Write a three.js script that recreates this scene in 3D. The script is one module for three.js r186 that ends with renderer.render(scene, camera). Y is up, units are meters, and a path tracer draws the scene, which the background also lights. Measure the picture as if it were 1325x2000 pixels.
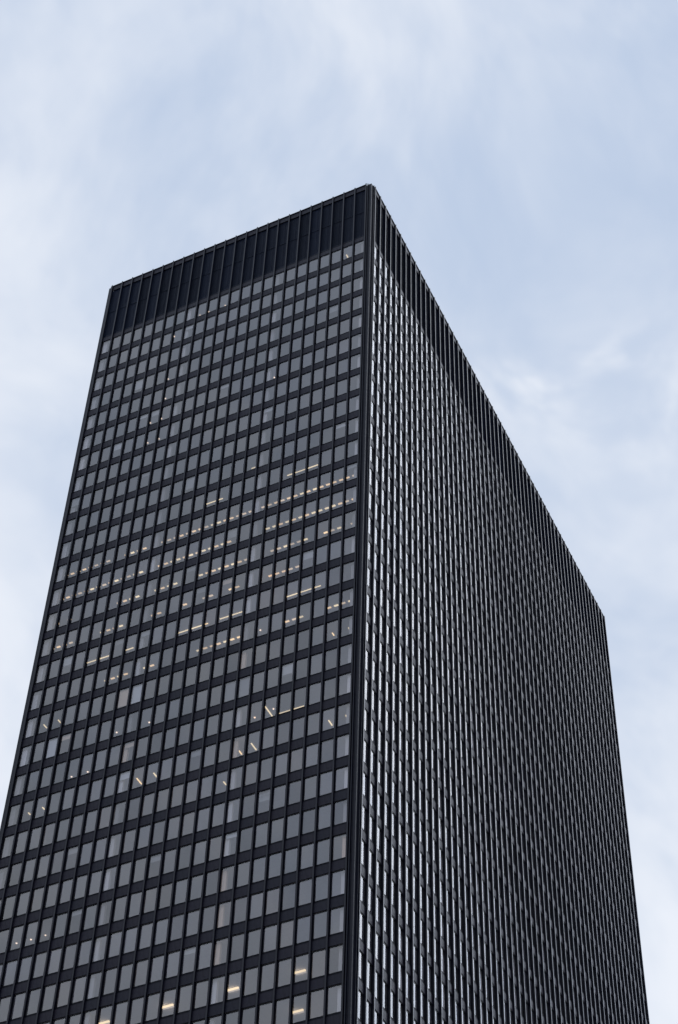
import * as THREE from 'three';
import { mergeGeometries } from 'three/addons/utils/BufferGeometryUtils.js';

// ---------------------------------------------------------------- measures (metres)
const M = 1.524;                       // width of one facade bay
const TOP = 203.96;                    // top of the mullions above the ground
const STOREY = 2.4673 * M, HEAD0 = 8.152 * M;   // storey height; first window head below the top
const CORNER_A = 0.606 * M, CORNER_B = 0.6165 * M;
const NL = 24, NR = 54, NK = 48;       // bays of the short face, bays of the long face, storeys
const D_SP = 0.125 * M, D_GL = 0.163 * M;       // depth of spandrels and of glass behind the mullion fronts
const yAt = (k, f) => TOP - HEAD0 - (k + f) * STOREY;   // f = 0 at a window head, 1 at the next one

// ---------------------------------------------------------------- camera, sky, sun, exposure
const scene = new THREE.Scene();
const camera = new THREE.PerspectiveCamera(30.675, 678 / 1024, 0.5, 4000);
camera.position.set(36.362 * M, 1.6, 72.713 * M);
camera.rotation.order = 'YXZ';
camera.rotation.set(0.8178, 0.4709, 0.0347);
camera.setViewOffset(1325, 2000, -12.7, -109.9, 1325, 2000);   // the lens is shifted a little
camera.updateProjectionMatrix();
camera.updateMatrixWorld(true);

function mulberry(a) {
  return () => { a |= 0; a = a + 0x6D2B79F5 | 0; let t = Math.imul(a ^ a >>> 15, 1 | a); t = t + Math.imul(t ^ t >>> 7, 61 | t) ^ t; return ((t ^ t >>> 14) >>> 0) / 4294967296; };
}
const rnd = mulberry(77);
const hash = (x, y, s) => { let n = Math.imul(x, 374761393) ^ Math.imul(y, 668265263) ^ Math.imul(s, 1274126177); n = Math.imul(n ^ n >>> 13, 1274126177); return ((n ^ n >>> 16) >>> 0) / 4294967295; };
function vnoise(x, y, s, wrap = 0) {
  let xi = Math.floor(x), yi = Math.floor(y); const xf = x - xi, yf = y - yi;
  const u = xf * xf * xf * (xf * (xf * 6 - 15) + 10), v = yf * yf * yf * (yf * (yf * 6 - 15) + 10);
  let x1 = xi + 1, y1 = yi + 1;
  if (wrap) { const w = n => ((n % wrap) + wrap) % wrap; xi = w(xi); x1 = w(x1); yi = w(yi); y1 = w(y1); }
  const a = hash(xi, yi, s), b = hash(x1, yi, s), c = hash(xi, y1, s), d = hash(x1, y1, s);
  return a + (b - a) * u + (c - a) * v + (a - b - c + d) * u * v;
}
function fbm(x, y, oct, s, gain = 0.5) { let v = 0, a = 1, t = 0; for (let o = 0; o < oct; o++) { v += a * vnoise(x, y, s + o * 17); t += a; a *= gain; x = x * 2.03 + 11.3; y = y * 2.03 - 7.7; } return v / t; }
const sm = (a, b, x) => { const t = Math.min(1, Math.max(0, (x - a) / (b - a))); return t * t * (3 - 2 * t); };

// thin high cloud over pale blue; whiter towards the horizon, with bright areas added for pane reflections
function makeSky() {
  const W = 4096, H = 2048, data = new Float32Array(W * H * 4);
  const blob = (az, el, a, e, ra, re) => { let da = az - a; da -= 360 * Math.round(da / 360); da = da * Math.cos(el * Math.PI / 180) / ra; const de = (el - e) / re; return Math.exp(-da * da - de * de); };
  const SE = 39 * Math.PI / 180, SA = 29 * Math.PI / 180, SX = Math.sin(SA) * Math.cos(SE), SY = Math.sin(SE), SZ = -Math.cos(SA) * Math.cos(SE);  // direction of the added bright patch, away from the sun
  for (let j = 0; j < H; j++) {
    const el = ((j + 0.5) / H - 0.5) * Math.PI, y = Math.sin(el), c = Math.cos(el), eld = el * 180 / Math.PI;
    for (let i = 0; i < W; i++) {
      const p = (j * W + i) * 4;
      if (y < 0.02) { data[p] = 0.74; data[p + 1] = 0.78; data[p + 2] = 0.84; data[p + 3] = 1; continue; }
      const phi = ((i + 0.5) / W - 0.5) * 2 * Math.PI, x = Math.cos(phi) * c, z = Math.sin(phi) * c;
      const az = Math.atan2(x, -z) * 180 / Math.PI;
      const q = (Math.PI / 2 - el) / c, px = x * q, pz = z * q;          // even over the sky
      const wx = fbm(px * 3 + 3, pz * 3, 3, 5) - 0.5, wz = fbm(px * 3 - 9, pz * 3 + 4, 3, 9) - 0.5;
      const big = fbm(px * 5 + wx * 0.8, pz * 5 + wz * 0.8, 3, 31);
      const mid = fbm(px * 14 + wx * 4, pz * 12 + wz * 4, 5, 71, 0.52);
      const fine = fbm(px * 44 + wx * 9, pz * 36 + wz * 9, 4, 131, 0.55);
      let m = 0.30 + 0.5 * (big - 0.5) + 0.46 * (mid - 0.5) + 0.36 * (fine - 0.5);
      m += 0.42 * blob(az, eld, -49, 50, 5, 13) + 0.36 * blob(az, eld, -45, 40, 6, 7);       // bank on the left
      m += 0.24 * blob(az, eld, -10, 43, 5, 6) + 0.52 * blob(az, eld, -12, 35, 8, 6);         // bank low on the right
      m += (0.7 * blob(az, eld, -18.2, 52.3, 1.8, 0.8) + 0.6 * blob(az, eld, -14.4, 53, 1.1, 0.6) + 0.25 * blob(az, eld, -12, 51, 3, 2)) * sm(0.3, 0.7, mid + 0.7 * (fine - 0.5));
      m += 0.14 * blob(az, eld, -36, 63, 5, 3);
      m -= 0.22 * blob(az, eld, -20, 57, 5, 3.2) - 0.06 * blob(az, eld, -33, 59, 7, 5);
      m += 0.5 * blob(az, eld, 32, 47, 17, 18) + 0.32 * blob(az, eld, -152, 26, 30, 12) + 0.02 * blob(az, eld, -152, 55, 40, 16);  // whitening outside the view, added for what the panes mirror
      m = sm(-0.1, 1.05, m);
      const hz = Math.pow(1 - y, 2.2);
      let r = 0.48 + 0.24 * hz, g = 0.585 + 0.2 * hz, b = 0.77 + 0.1 * hz;
      const cw = 0.885 + 0.12 * hz, k = 0.04 + 0.92 * m;
      r += (cw * 0.95 - r) * k; g += (cw * 0.995 - g) * k; b += (cw * 1.08 - b) * k;
      const addedGlow = 1 + 2.1 * sm(Math.cos(0.48), Math.cos(0.2), x * SX + y * SY + z * SZ);   // added bright patch for the right-face panes to mirror, not the sun
      data[p] = r * addedGlow; data[p + 1] = g * addedGlow; data[p + 2] = b * addedGlow; data[p + 3] = 1;
    }
  }
  const t = new THREE.DataTexture(data, W, H, THREE.RGBAFormat, THREE.FloatType);
  t.mapping = THREE.EquirectangularReflectionMapping; t.magFilter = t.minFilter = THREE.LinearFilter; t.needsUpdate = true;
  return t;
}
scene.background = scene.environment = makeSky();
const sun = new THREE.DirectionalLight(new THREE.Color(1, 0.96, 0.9), 0.5);
sun.position.set(-12 * M + 107.7, 100 + 274.1, -27 * M - 57.3); sun.target.position.set(-12 * M, 100, -27 * M);
sun.castShadow = true; sun.shadow.radius = 20; sun.shadow.mapSize.set(2048, 2048);
Object.assign(sun.shadow.camera, { left: -160, right: 160, top: 160, bottom: -160, near: 1, far: 800 });
scene.add(sun, sun.target);

const renderer = new THREE.WebGLRenderer({ antialias: true });
renderer.setSize(678, 1024);
renderer.toneMapping = THREE.LinearToneMapping;
renderer.toneMappingExposure = 1;
renderer.shadowMap.enabled = true;

// ---------------------------------------------------------------- materials
function tex(w, h, f, srgb = false) {
  const d = new Uint8Array(w * h * 4);
  for (let j = 0; j < h; j++) for (let i = 0; i < w; i++) { const v = f(i / w, j / h), p = (j * w + i) * 4; for (let c = 0; c < 3; c++) d[p + c] = Math.max(0, Math.min(255, 255 * (v.length ? v[c] : v))); d[p + 3] = 255; }
  const t = new THREE.DataTexture(d, w, h); t.wrapS = t.wrapT = THREE.RepeatWrapping; t.magFilter = THREE.LinearFilter; t.minFilter = THREE.LinearMipmapLinearFilter; t.generateMipmaps = true;
  if (srgb) t.colorSpace = THREE.SRGBColorSpace; t.needsUpdate = true; return t;
}
// painted steel: vertical rain streaks, blotches, fine grain
const steelMap = tex(256, 512, (u, v) => {
  const s = 0.6 * vnoise(u * 64, v * 8, 3, 64) + 0.4 * vnoise(u * 128, v * 16, 8, 128), b = vnoise(u * 16, v * 16, 21, 16);
  return 0.62 + 0.28 * s + 0.14 * b - 0.04;
});
steelMap.repeat.set(1 / 4, 1 / 9);
const steelRough = tex(256, 256, (u, v) => 0.6 + 0.22 * vnoise(u * 32, v * 32, 14, 32) + 0.22 * vnoise(u * 64, v * 4, 15, 64));
steelRough.repeat.set(1 / 3, 1 / 3);
const steel = (r, g, b, rough, spec = 0.85) => new THREE.MeshPhysicalMaterial({ color: new THREE.Color().setRGB(r, g, b), map: steelMap, roughnessMap: steelRough, roughness: rough, metalness: 0, specularIntensity: spec });
const mullionMats = [steel(0.0028, 0.0036, 0.015, 0.44, 0.66), steel(0.002, 0.0028, 0.013, 0.47, 0.66), steel(0.0036, 0.0044, 0.016, 0.41, 0.66)];
const spandrelMats = [steel(0.0105, 0.0092, 0.024, 0.6, 0.46), steel(0.0085, 0.0088, 0.023, 0.58, 0.44), steel(0.0122, 0.0104, 0.0245, 0.64, 0.48)];
const coverMat = steel(0.0035, 0.0052, 0.0165, 0.5, 0.5);
const frameMat = steel(0.0035, 0.0045, 0.0105, 0.7, 0.22);
const louvreMats = [steel(0.005, 0.0125, 0.037, 0.7, 0.42), steel(0.007, 0.016, 0.046, 0.66, 0.42), steel(0.004, 0.010, 0.030, 0.74, 0.42)];
const darkMat = new THREE.MeshStandardMaterial({ color: new THREE.Color().setRGB(0.01, 0.01, 0.012), roughness: 0.9 });
const pinMat = new THREE.MeshStandardMaterial({ color: new THREE.Color().setRGB(0.3, 0.3, 0.32), roughness: 0.4, metalness: 0.8 });
const pane = (t, ior, r = 1, g = 1, b = 1) => new THREE.MeshPhysicalMaterial({ color: new THREE.Color().setRGB(0.635 * t * r, 0.65 * t * g, 0.76 * t * b), transmission: 1, thickness: 0, roughness: 0, ior, side: THREE.DoubleSide });
const glass = pane(1, 2.3), glasses = [glass, pane(0.72, 2.3), pane(1.24, 2.333), pane(0.9, 2.15), pane(1.1, 2.333), pane(1.1, 2.3, 1.16, 1.02, 0.88)];  // last one: warm light of lit rooms put into the glass tint
const ceilingMap = tex(128, 128, (u, v) => 0.93 - (Math.min(u % 0.25, v % 0.25) < 0.012 ? 0.06 : 0) + 0.05 * vnoise(u * 32, v * 32, 4, 32));
ceilingMap.repeat.set(1 / 3.048, 1 / 3.048);
const ceilingMats = [0.62, 0.8, 0.7, 0.5, 0.74].map(a => new THREE.MeshStandardMaterial({ color: new THREE.Color().setRGB(a, a * 0.97, a * 0.95), map: ceilingMap, roughness: 0.95 }));
const plasterMat = new THREE.MeshStandardMaterial({ color: new THREE.Color().setRGB(0.88, 0.81, 0.66), roughness: 0.9 });
const coreMat = new THREE.MeshStandardMaterial({ color: new THREE.Color().setRGB(0.4, 0.38, 0.35), roughness: 0.9 });
const blindMat = new THREE.MeshStandardMaterial({ color: new THREE.Color().setRGB(0.62, 0.6, 0.5), roughness: 0.95 });
const lamp = (r, g, b) => new THREE.MeshStandardMaterial({ color: 0x222222, emissive: new THREE.Color().setRGB(r, g, b), emissiveIntensity: 1 });
const warmLamp = lamp(1.15, 0.78, 0.4), paleLamp = lamp(1.3, 1.02, 0.56), spotLamp = lamp(1.7, 1.3, 0.9), faintLamp = lamp(0.85, 0.64, 0.4), coveLamp = lamp(1.4, 1.05, 0.56), glowLamp = lamp(0.5, 0.41, 0.3);

// ---------------------------------------------------------------- geometry helpers
// a box with uv in metres; faces named in skip ('x', '-x', 'y', ...) are left out
function box(x0, x1, y0, y1, z0, z1, ou = 0) {
  const pos = [], nor = [], uv = [], idx = [];
  const quad = (a, b, c, d, n, w, h) => { const s = pos.length / 3; pos.push(...a, ...b, ...c, ...d); for (let q = 0; q < 4; q++) nor.push(...n); uv.push(ou, 0, ou + w, 0, ou + w, h, ou, h); idx.push(s, s + 1, s + 2, s, s + 2, s + 3); };
  const w = x1 - x0, h = y1 - y0, d = z1 - z0;
  quad([x0, y0, z1], [x1, y0, z1], [x1, y1, z1], [x0, y1, z1], [0, 0, 1], w, h);
  quad([x1, y0, z0], [x0, y0, z0], [x0, y1, z0], [x1, y1, z0], [0, 0, -1], w, h);
  quad([x1, y0, z1], [x1, y0, z0], [x1, y1, z0], [x1, y1, z1], [1, 0, 0], d, h);
  quad([x0, y0, z0], [x0, y0, z1], [x0, y1, z1], [x0, y1, z0], [-1, 0, 0], d, h);
  quad([x0, y1, z1], [x1, y1, z1], [x1, y1, z0], [x0, y1, z0], [0, 1, 0], w, d);
  quad([x0, y0, z0], [x1, y0, z0], [x1, y0, z1], [x0, y0, z1], [0, -1, 0], w, d);
  const g = new THREE.BufferGeometry();
  g.setAttribute('position', new THREE.Float32BufferAttribute(pos, 3)); g.setAttribute('normal', new THREE.Float32BufferAttribute(nor, 3)); g.setAttribute('uv', new THREE.Float32BufferAttribute(uv, 2)); g.setIndex(idx);
  return g;
}
const merge = list => mergeGeometries(list, false);
const counts = {};
function numbered(n) { const c = counts[n] = (counts[n] ?? -1) + 1; return c ? n + '_' + String(c).padStart(3, '0') : n; }
function part(name, geo, mat, parent, label) {
  const m = new THREE.Mesh(geo, mat); m.name = numbered(name); m.castShadow = m.receiveShadow = true; if (label) m.userData.label = label; parent.add(m); return m;
}

// ---------------------------------------------------------------- ground
const groundMap = tex(512, 512, (u, v) => 0.78 + 0.22 * vnoise(u * 16, v * 16, 41, 16) - 0.12 * vnoise(u * 128, v * 128, 43, 128), false);
groundMap.repeat.set(1 / 12, 1 / 12);
const groundGeo = new THREE.PlaneGeometry(5000, 5000); groundGeo.rotateX(-Math.PI / 2);
{ const u = groundGeo.attributes.uv; for (let i = 0; i < u.count; i++) u.setXY(i, u.getX(i) * 5000, u.getY(i) * 5000); }
const ground = new THREE.Mesh(groundGeo, new THREE.MeshStandardMaterial({ color: new THREE.Color().setRGB(0.16, 0.155, 0.15), map: groundMap, roughness: 0.9 }));
ground.name = 'ground'; ground.receiveShadow = true; ground.userData = { kind: 'structure', label: 'grey paved ground spreading around the foot of the tower', category: 'ground' };
scene.add(ground);

// ---------------------------------------------------------------- the tower
const tower = new THREE.Group(); tower.name = 'office_tower';
tower.userData = { label: 'tall black steel and glass office tower with projecting vertical mullions', category: 'office tower' };
scene.add(tower);

// a facade frame: local x runs along the face to the viewer's right, local z points out of it
const faceL = new THREE.Matrix4().makeTranslation(-NL * M, 0, 0);
const faceR = new THREE.Matrix4().makeRotationY(Math.PI / 2).setPosition(CORNER_A, 0, -CORNER_B);
const faces = [{ m: faceL, n: NL, left: true }, { m: faceR, n: NR, left: false }];
const place = (mesh, face, x, y = 0, z = 0) => { mesh.matrix.copy(face.m).multiply(new THREE.Matrix4().makeTranslation(x, y, z)); mesh.matrix.decompose(mesh.position, mesh.quaternion, mesh.scale); return mesh; };

const YB = 0.02, FL = 0.05 * M, FT = 0.016 * M, WEB = 0.012 * M;
const LOBBY = yAt(NK - 1, 0.98);
// mullions: a rolled I section from just above the lobby to above the roof edge
const mullionGeos = [0, 1.1, 2.3].map(o => merge([box(-FL, FL, LOBBY, TOP, -FT, 0, o), box(-WEB, WEB, LOBBY, TOP - 0.01, -0.24 * M, -FT, o + 0.5)]));
for (const f of faces) for (let i = 0; i <= f.n; i++) {
  const r = Math.floor(rnd() * 3);
  place(part('mullion', mullionGeos[Math.floor(rnd() * 3)], mullionMats[r], tower), f, i * M);
}
// window-washing guide pins, one at every storey on every mullion
{
  const g = box(-FL - 0.03, -FL + 0.01, -0.035, 0.035, -0.015, 0.025), list = [];
  const f = faces[1]; for (let i = 0; i <= f.n; i++) for (let k = 0; k < NK; k++) list.push(f.m.clone().multiply(new THREE.Matrix4().makeTranslation(i * M, yAt(k, 0.84), 0)));
  const im = new THREE.InstancedMesh(g, pinMat, list.length); list.forEach((m, i) => im.setMatrixAt(i, m));
  im.name = 'guide_pin'; im.userData.kind = 'stuff'; tower.add(im);
}
// fascia plates, louvre panels and coping at the top
const fasciaGeo = box(WEB + 0.004, M - WEB - 0.004, TOP - 0.672 * M, TOP - 0.07 * M, -0.18 * M, -D_SP);
const louvreGeo = (() => {
  const y0 = TOP - 7.382 * M, y1 = TOP - 0.672 * M, list = [], n = 66, st = (y1 - y0) / n, mid = Math.floor(n * 0.52);
  for (let i = 0; i < n; i++) {
    if (i === mid) { list.push(box(WEB + 0.01, M - WEB - 0.01, y0 + i * st, y0 + (i + 0.25) * st, -0.2 * M, -0.17 * M)); continue; }
    const b = box(WEB + 0.03, M - WEB - 0.03, -0.008, 0.008, -0.075, 0.075); b.rotateX(1.38); b.translate(0, y0 + (i + 0.5) * st, -0.215 * M); list.push(b);
  }
  list.push(box(WEB + 0.004, WEB + 0.03, y0, y1, -0.28 * M, -0.17 * M), box(M - WEB - 0.03, M - WEB - 0.004, y0, y1, -0.28 * M, -0.17 * M));
  list.push(box(WEB + 0.03, M - WEB - 0.03, y0, y0 + 0.06, -0.27 * M, -0.165 * M));
  return merge(list);
})();
const sillGeo = box(WEB + 0.004, M - WEB - 0.004, TOP - 7.5 * M, TOP - 7.382 * M - 0.004, -0.22 * M, -0.16 * M);
for (const f of faces) for (let i = 0; i < f.n; i++) {
  place(part('fascia_panel', fasciaGeo, spandrelMats[Math.floor(rnd() * 3)], tower), f, i * M);
  const lp = place(part('louvre_panel', louvreGeo, louvreMats[Math.floor(rnd() * 3)], tower), f, i * M);
  part('louvre_sill', sillGeo, frameMat, lp);
}
// dark plenum behind the louvres
for (const f of faces) place(part('plenum_wall', box(0.0, f.n * M, TOP - 7.6 * M, TOP - 0.2 * M, -0.36 * M, -0.3 * M), darkMat, tower), f, 0);
{
  const X0 = -NL * M - CORNER_A, X1 = CORNER_A, Z1 = 0, Z0 = -NR * M - 2 * CORNER_B, e = 0.055 * M, w = 0.4 * M, ya = TOP - 0.07 * M + 0.003, yb = TOP - 0.035 * M, q = 0.42 * M;
  const g = merge([
    box(-NL * M, 0, ya, yb, -w, -e), box(-NL * M, 0, ya, yb, Z0 + e, Z0 + w),
    box(X1 - w, X1 - e, ya, yb, -CORNER_B - NR * M, -CORNER_B), box(X0 + e, X0 + w, ya, yb, -CORNER_B - NR * M, -CORNER_B)]);
  part('coping', g, mullionMats[1], tower);
  part('roof', box(X0 + w + 0.05, X1 - w - 0.05, TOP - 0.9 * M, TOP - 0.5 * M, Z0 + w + 0.05, -w - 0.05), darkMat, tower);
}

// spandrels and windows
const SP_T = 0.706, SP_B = 0.956;
const spandrelGeo = box(WEB + 0.004, M - WEB - 0.004, -(SP_B - SP_T) * STOREY, 0, -0.165 * M, -D_SP);
const J = 0.07;                                                        // frame face width
const wTop = 0.002 * STOREY, wBot = -0.64 * STOREY, x0 = WEB + 0.006, x1 = M - WEB - 0.006;
const zf = -0.155 * M, zb = -0.225 * M;
const frameGeo = merge([
  box(x0, x0 + J, wBot - 0.26, wTop + 0.08, zb, zf), box(x1 - J, x1, wBot - 0.26, wTop + 0.08, zb, zf),
  box(x0 + J, x1 - J, wBot - 0.26, wBot, zb, zf), box(x0 + J, x1 - J, wTop, wTop + 0.08, zb, zf)]);
function paneGeoFor(t) {
  const g = new THREE.PlaneGeometry(x1 - x0 - 2 * J + 0.01, wTop - wBot + 0.01); g.rotateX(t[0]); g.rotateY(t[1]); g.translate(M / 2, (wTop + wBot) / 2, -D_GL); return g;
}
const paneGeos = []; for (let i = 0; i < 9; i++) paneGeos.push(paneGeoFor([(rnd() - 0.5) * 0.014, (rnd() - 0.5) * 0.014]));
// which windows and spandrels show largest: the nearest ones inside the picture
const cells = [];
for (const f of faces) for (let i = 0; i < f.n; i++) for (let k = 0; k < NK; k++) {
  const c = new THREE.Vector3((i + 0.5) * M, yAt(k, 0.4), 0).applyMatrix4(f.m), s = c.clone().project(camera);
  const seen = Math.abs(s.x) < 1 && Math.abs(s.y) < 1, dist = c.distanceTo(camera.position);
  cells.push({ f, i, k, rank: (f.left && seen ? 0 : 1e5) + dist });
}
cells.sort((a, b) => a.rank - b.rank);
const NEAR = 300;
const restFrames = [], restSpandrels = [];
cells.forEach((c, n) => {
  const m = c.f.m.clone().multiply(new THREE.Matrix4().makeTranslation(c.i * M, yAt(c.k, 0), 0)), sp = c.f.m.clone().multiply(new THREE.Matrix4().makeTranslation(c.i * M, yAt(c.k, SP_T), 0));
  if (n < NEAR) {
    const w = part('window', frameGeo, frameMat, tower); m.decompose(w.position, w.quaternion, w.scale);
    part('pane', paneGeos[Math.floor(rnd() * 9)], glasses[Math.floor(rnd() * 6)], w);
    const s = part('spandrel_panel', spandrelGeo, spandrelMats[Math.floor(rnd() * 3)], tower); sp.decompose(s.position, s.quaternion, s.scale);
  } else { restFrames.push(m); restSpandrels.push(sp); }
});
for (const f of faces) for (let i = 0; i < f.n; i++) restSpandrels.push(f.m.clone().multiply(new THREE.Matrix4().makeTranslation(i * M, yAt(-1, 0.76), 0)).multiply(new THREE.Matrix4().makeScale(1, (SP_B - 0.76) / (SP_B - SP_T), 1)));
{
  const g = mergeGeometries([frameGeo, paneGeoFor([0, 0])], true);
  const im = new THREE.InstancedMesh(g, [frameMat, glass], restFrames.length), q = new THREE.Matrix4(), tint = new THREE.Color();
  restFrames.forEach((m, i) => {   // each sits a touch out of true
    q.makeRotationFromEuler(new THREE.Euler((rnd() - 0.5) * 0.011, (rnd() - 0.5) * 0.011, 0)); q.setPosition(new THREE.Vector3(M / 2, (wTop + wBot) / 2, -D_GL).sub(new THREE.Vector3(M / 2, (wTop + wBot) / 2, -D_GL).applyMatrix4(q)));
    im.setMatrixAt(i, m.clone().multiply(q)); const t = 0.72 + 0.45 * rnd(); im.setColorAt(i, tint.setRGB(t, t, t));
  });
  im.name = 'window_array'; im.userData.kind = 'stuff'; tower.add(im);
  const is = new THREE.InstancedMesh(spandrelGeo, spandrelMats[0], restSpandrels.length), col = new THREE.Color();
  restSpandrels.forEach((m, i) => { is.setMatrixAt(i, m); const v = 0.88 + 0.24 * rnd(); is.setColorAt(i, col.setRGB(v, v, v)); });
  is.name = 'spandrel_array'; is.userData.kind = 'stuff'; tower.add(is);
}
// corner columns: an L of cover plates in storey lengths with a bar on each side, on a dark backing
const mirror = (g, sx, cx, sz, cz) => { // mirrored about x = cx / 2 and z = cz / 2
  const h = g.clone(), p = h.attributes.position, n = h.attributes.normal;
  for (let i = 0; i < p.count; i++) { if (sx) { p.setX(i, cx - p.getX(i)); n.setX(i, -n.getX(i)); } if (sz) { p.setZ(i, cz - p.getZ(i)); n.setZ(i, -n.getZ(i)); } }
  if (sx !== sz) { const a = h.index.array; for (let i = 0; i < a.length; i += 3) { const t = a[i]; a[i] = a[i + 1]; a[i + 1] = t; } }
  return h;
};
function coverSegment(y0, y1) {
  const a = CORNER_A, b = CORNER_B, c = 0.416 * M, d = 0.19 * M, t = 0.03;
  return merge([
    box(0.19 * M, c, y0, y1, -d - t, -d), box(c - t, c, y0, y1, -b + 0.19 * M, -d - t),                          // the L
    box(0.095 * M, 0.165 * M, y0, y1, -0.26 * M, -0.07 * M, 1), box(a - 0.26 * M, a - 0.07 * M, y0, y1, -b + 0.095 * M, -b + 0.165 * M, 1), // side bars
    box(0.205 * M, 0.235 * M, y0, y1, -d, -0.15 * M, 2), box(c, a - 0.15 * M, y0, y1, -b + 0.205 * M, -b + 0.235 * M, 2)]); // ribs
}
const backing = (y0, y1) => merge([box(WEB + 0.005, 0.38 * M, y0, y1, -0.3 * M, -0.225 * M), box(0.31 * M, 0.381 * M, y0, y1, -CORNER_B + WEB + 0.005, -0.3 * M)]);
for (const [sx, sz] of [[false, false], [true, false], [false, true]]) {
  const col = part('corner_column', mirror(backing(LOBBY, TOP - 0.03 * M), sx, -NL * M, sz, -2 * CORNER_B - NR * M), darkMat, tower);
  const cuts = [TOP - 0.01]; cuts.push(TOP - 3.9 * M); for (let k = -1; k < NK; k++) cuts.push(yAt(k, 0.80)); cuts.push(LOBBY);
  for (let i = 0; i + 1 < cuts.length; i++) if (cuts[i] - cuts[i + 1] > 0.1) part('cover_plate', mirror(coverSegment(cuts[i + 1] + 0.014, cuts[i]), sx, -NL * M, sz, -2 * CORNER_B - NR * M), coverMat, col);
}
// mullions on the two faces turned away from the street, next to the corners in view, and plain walls behind
{
  const X0 = -NL * M - CORNER_A, Z0 = -NR * M - 2 * CORNER_B, wall = [];
  wall.push(box(X0 + D_SP, X0 + D_SP + 0.3, LOBBY, TOP - 0.2 * M, Z0 + 0.5 * M, -0.5 * M), box(X0 + D_SP + 0.3, CORNER_A - 0.45 * M, LOBBY, TOP - 0.2 * M, Z0 + D_SP, Z0 + D_SP + 0.3));
  part('rear_wall', merge(wall), spandrelMats[1], tower);
  const g = merge([box(X0, X0 + FT, LOBBY, TOP, -CORNER_B - FL, -CORNER_B + FL), box(X0 + FT, X0 + 0.24 * M, LOBBY, TOP - 0.01, -CORNER_B - WEB, -CORNER_B + WEB)]);
  part('mullion', g, mullionMats[0], tower);
  part('mullion', merge([box(-FL, FL, LOBBY, TOP, Z0, Z0 + FT), box(-WEB, WEB, LOBBY, TOP - 0.01, Z0 + FT, Z0 + 0.24 * M)]), mullionMats[1], tower);
}
// inside: a ceiling slab per storey, the core, the columns
{
  const X0 = -NL * M - CORNER_A + 0.7, X1 = CORNER_A - 0.235 * M, Z1 = -0.235 * M, Z0 = -NR * M - 2 * CORNER_B + 0.7;
  for (let k = 0; k <= NK; k++) {
    const yc = yAt(k, -0.03), yf = k === 0 ? TOP - 7.5 * M : yAt(k - 1, 0.7);
    part('ceiling', box(X0, X1, yc, yf, Z0, Z1), ceilingMats[k % 7 === 3 ? 3 : Math.floor(rnd() * 5)], tower);
  }
  part('building_core', box(X0 + 9, X1 - 9, 0, TOP - 7.3 * M, Z0 + 14, Z1 - 9), coreMat, tower);
  const H = TOP - 7.3 * M, cols = [], zin = -D_GL - 0.3;
  for (const u of [8, 16]) cols.push([u * M, zin - 0.4]);
  const rows = [];
  for (const [x, z] of cols) rows.push(box(-NL * M + x - 0.42, -NL * M + x + 0.42, 0, H, z + 0.1, z + 0.4));
  for (let j = 6; j < NR; j += 6) rows.push(box(CORNER_A + zin - 0.3, CORNER_A + zin, 0, H, -CORNER_B - j * M - 0.42, -CORNER_B - j * M + 0.42));
  rows.push(box(-NL * M - 0.5, -NL * M + 0.62, 0, H, -0.9, zin), box(-0.68, CORNER_A - 0.5 * M, 0, H, -CORNER_B - 0.35, zin), box(-0.5, CORNER_A - 0.5 * M, 0, H, -CORNER_B - NR * M - 0.5, -CORNER_B - NR * M + 0.5));
  for (const g of rows) part('column', g, plasterMat, tower);
}
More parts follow.
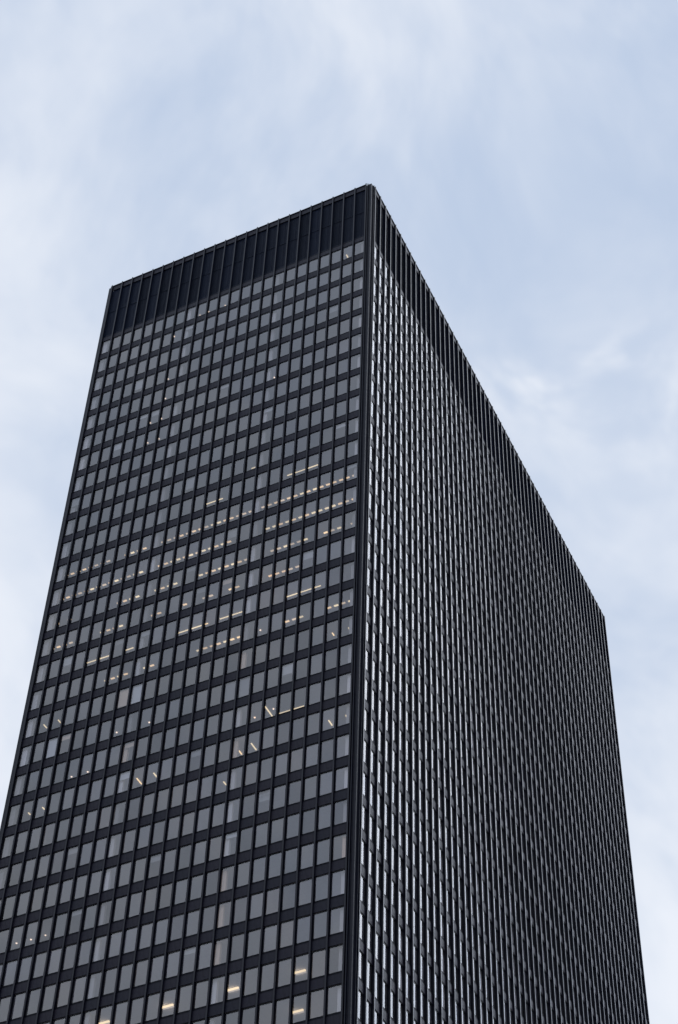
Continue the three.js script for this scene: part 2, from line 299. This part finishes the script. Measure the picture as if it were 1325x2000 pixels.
// ceiling lamps of the short face: [storey, first bay position, last bay position]; depth behind the glass in bays
{
  const yl = k => yAt(k, -0.03) - 0.005;
  const put = (k, u0, u1, d0, d1, mat, th = 0.04, sh = 0.052) => part('ceiling_light', box(-NL * M + (u0 + sh) * M, -NL * M + (u1 + sh) * M, yl(k) - th, yl(k), -D_GL - d1 * M, -D_GL - d0 * M), mat, tower);
  const dashes = { 11: [[0, 3.9], [5, 6.9], [8, 15.4], [16, 23.4]], 12: [[0, 6.9], [8, 13.9], [16.4, 23.4]], 13: [[0, 1.9], [5, 6.9], [8, 9.9], [11.4, 15.4], [17, 19.9], [21, 23.4]], 14: [[0, 1.9], [4, 5.9], [8, 8.9], [10.4, 10.9], [12, 13.4], [14, 15.4], [17, 19.4]], 16: [[5, 6.9], [8, 8.9], [12, 15.4], [18.4, 19.9], [21.4, 23.4]] };
  for (const k in dashes) for (const [a, b] of dashes[k]) for (let u = Math.ceil((a - 0.17) * 2) / 2; u + 0.17 <= b; u += 0.5) {
    const q = rnd(), mat = q < 0.3 ? paleLamp : q < 0.72 ? warmLamp : faintLamp; if (q > 0.96) continue;
    const xa = (u + 0.045 - NL) * M, xb = (u + 0.325 - NL) * M, strip = d => box(xa, xb, yl(+k) - 0.04, yl(+k), -D_GL - (d + 0.055) * M, -D_GL - d * M);
    part('ceiling_light', merge([strip(0.925), strip(0.99)]), mat, tower);   // a twin-tube fitting
  }
  for (const [k, a, b, d] of [[10, 11.4, 12.75, 0.9], [10, 17.9, 20.3, 0.9], [9, 14.8, 15.2, 1.07], [15, 3.2, 4.95, 1.07], [15, 6.2, 6.85, 1.07], [15, 10.28, 12.55, 1.09], [15, 13.45, 15.15, 1.07], [15, 18.4, 20.9, 1.06], [19, 18.2, 19.9, 1.48]]) put(k, a, b, d, d + 0.06, paleLamp);
  for (const [k, u, a, b] of [[17, 0.76, 0.82, 1.2], [17, 1.88, 0.82, 1.2], [17, 21.97, 0.9, 1.17], [17, 23.1, 0.9, 1.17], [20, 8.75, 0.84, 1.46], [20, 9.96, 0.83, 1.3], [20, 0.76, 0.95, 1.18], [20, 1.87, 0.86, 1.1], [20, 15.77, 1.12, 1.52], [20, 16.77, 0.84, 1.52], [20, 21.97, 0.9, 1.4], [20, 23.1, 0.9, 1.14], [21, 15.07, 0.83, 1.15], [19, 17.7, 0.55, 1.55], [0, 22, 0.63, 0.92]]) put(k, u - 0.035, u + 0.035, a, b, paleLamp);
  const disc = new THREE.CylinderGeometry(0.08, 0.08, 0.05, 16);
  for (const [k, u, d] of [[1, 6.78, 0.43], [3, 6.51, 0.89], [4, 6.51, 0.9], [5, 5.43, 0.91], [5, 6.43, 0.9], [6, 5.49, 0.91], [6, 6.48, 0.92], [0, 8.66, 0.94], [0, 9.47, 0.93], [0, 10.98, 0.94], [5, 16.13, 0.98], [19, 3.3, 1.42], [19, 4.5, 1.43], [17, 7.07, 0.89], [18, 8.86, 1.22], [18, 6.46, 1.2], [19, 16.65, 1.22], [19, 18.07, 0.99], [16, 16.69, 0.98], [24, 1.37, 1.39], [24, 2.37, 1.42], [24, 3.39, 1.4]]) {
    const m = part('ceiling_light', disc, spotLamp, tower); m.position.set(-NL * M + (u + 0.052) * M, yl(k) - 0.025, -D_GL - d * M);
  }
  for (const [k, a, b] of [[27, 8.08, 8.85], [27, 12.08, 12.9], [27, 16.15, 16.95], [27, 20.25, 21], [28, 20.22, 20.97]]) {
    const l = put(k, a, b, 1.22, 1.33, coveLamp, 0.1);
    part('lamp_glow', box((a + 0.132 - NL) * M, (b + 0.002 - NL) * M, yl(k) - 0.06, yl(k), -D_GL - 1.5 * M, -D_GL - 1.332 * M), glowLamp, l);  // soft glow beside the lamp, added as a dim emissive box
    const p = new THREE.PointLight(new THREE.Color(1, 0.78, 0.48), 0.3); p.position.set(((a + b) / 2 + 0.052 - NL) * M, yl(k) - 0.25, -D_GL - 1.3 * M); p.castShadow = true; p.name = 'ceiling_lamp'; scene.add(p);
  };
}
// drawn blinds behind some windows: [storey, bay, share of the window covered]
{
  const extra = []; for (let n = 0; n < 34; n++) extra.push([1 + Math.floor(rnd() * 29), Math.floor(rnd() * 24), 0.15 + 0.7 * rnd() * rnd()]);
  const g = h => box(0.14, M - 0.14, wTop - 0.02 - h * (wTop - wBot), wTop - 0.02, -D_GL - 0.16, -D_GL - 0.13);
  for (const [k, i, h] of [[18, 2, 1], [17, 7, 0.9], [17, 8, 1], [18, 15, 0.95], [18, 16, 0.95], [20, 13, 0.25], [13, 11, 0.2], ...extra]) place(part('blind', g(h), blindMat, tower), faces[0], i * M, yAt(k, 0));
}
// the lobby: columns, glass and a soffit below the first office floor
{
  const X0 = -NL * M - CORNER_A, Z0 = -NR * M - 2 * CORNER_B, cs = [];
  part('lobby_soffit', box(X0 + 0.3, CORNER_A - 0.3, LOBBY - 0.5, LOBBY - 0.01, Z0 + 0.3, -0.3), spandrelMats[0], tower);
  const cg = box(-0.5, 0.5, 0, LOBBY - 0.51, -0.5, 0.5);
  for (const u of [0.3, 8, 16, 23.9]) place(part('lobby_column', cg, coverMat, tower), faces[0], u * M, 0, -1);
  for (let j = 6; j < NR; j += 6) place(part('lobby_column', cg, coverMat, tower), faces[1], j * M, 0, -1);
  const lg = new THREE.PlaneGeometry(NL * M - 6, LOBBY - 0.6); lg.translate(-NL * M / 2, (LOBBY - 0.6) / 2, -5); part('lobby_glass', lg, glass, tower);
  const rg = new THREE.PlaneGeometry(NR * M - 6, LOBBY - 0.6); rg.rotateY(Math.PI / 2); rg.translate(-4, (LOBBY - 0.6) / 2, -NR * M / 2); part('lobby_glass', rg, glass, tower);
}
renderer.render(scene, camera);
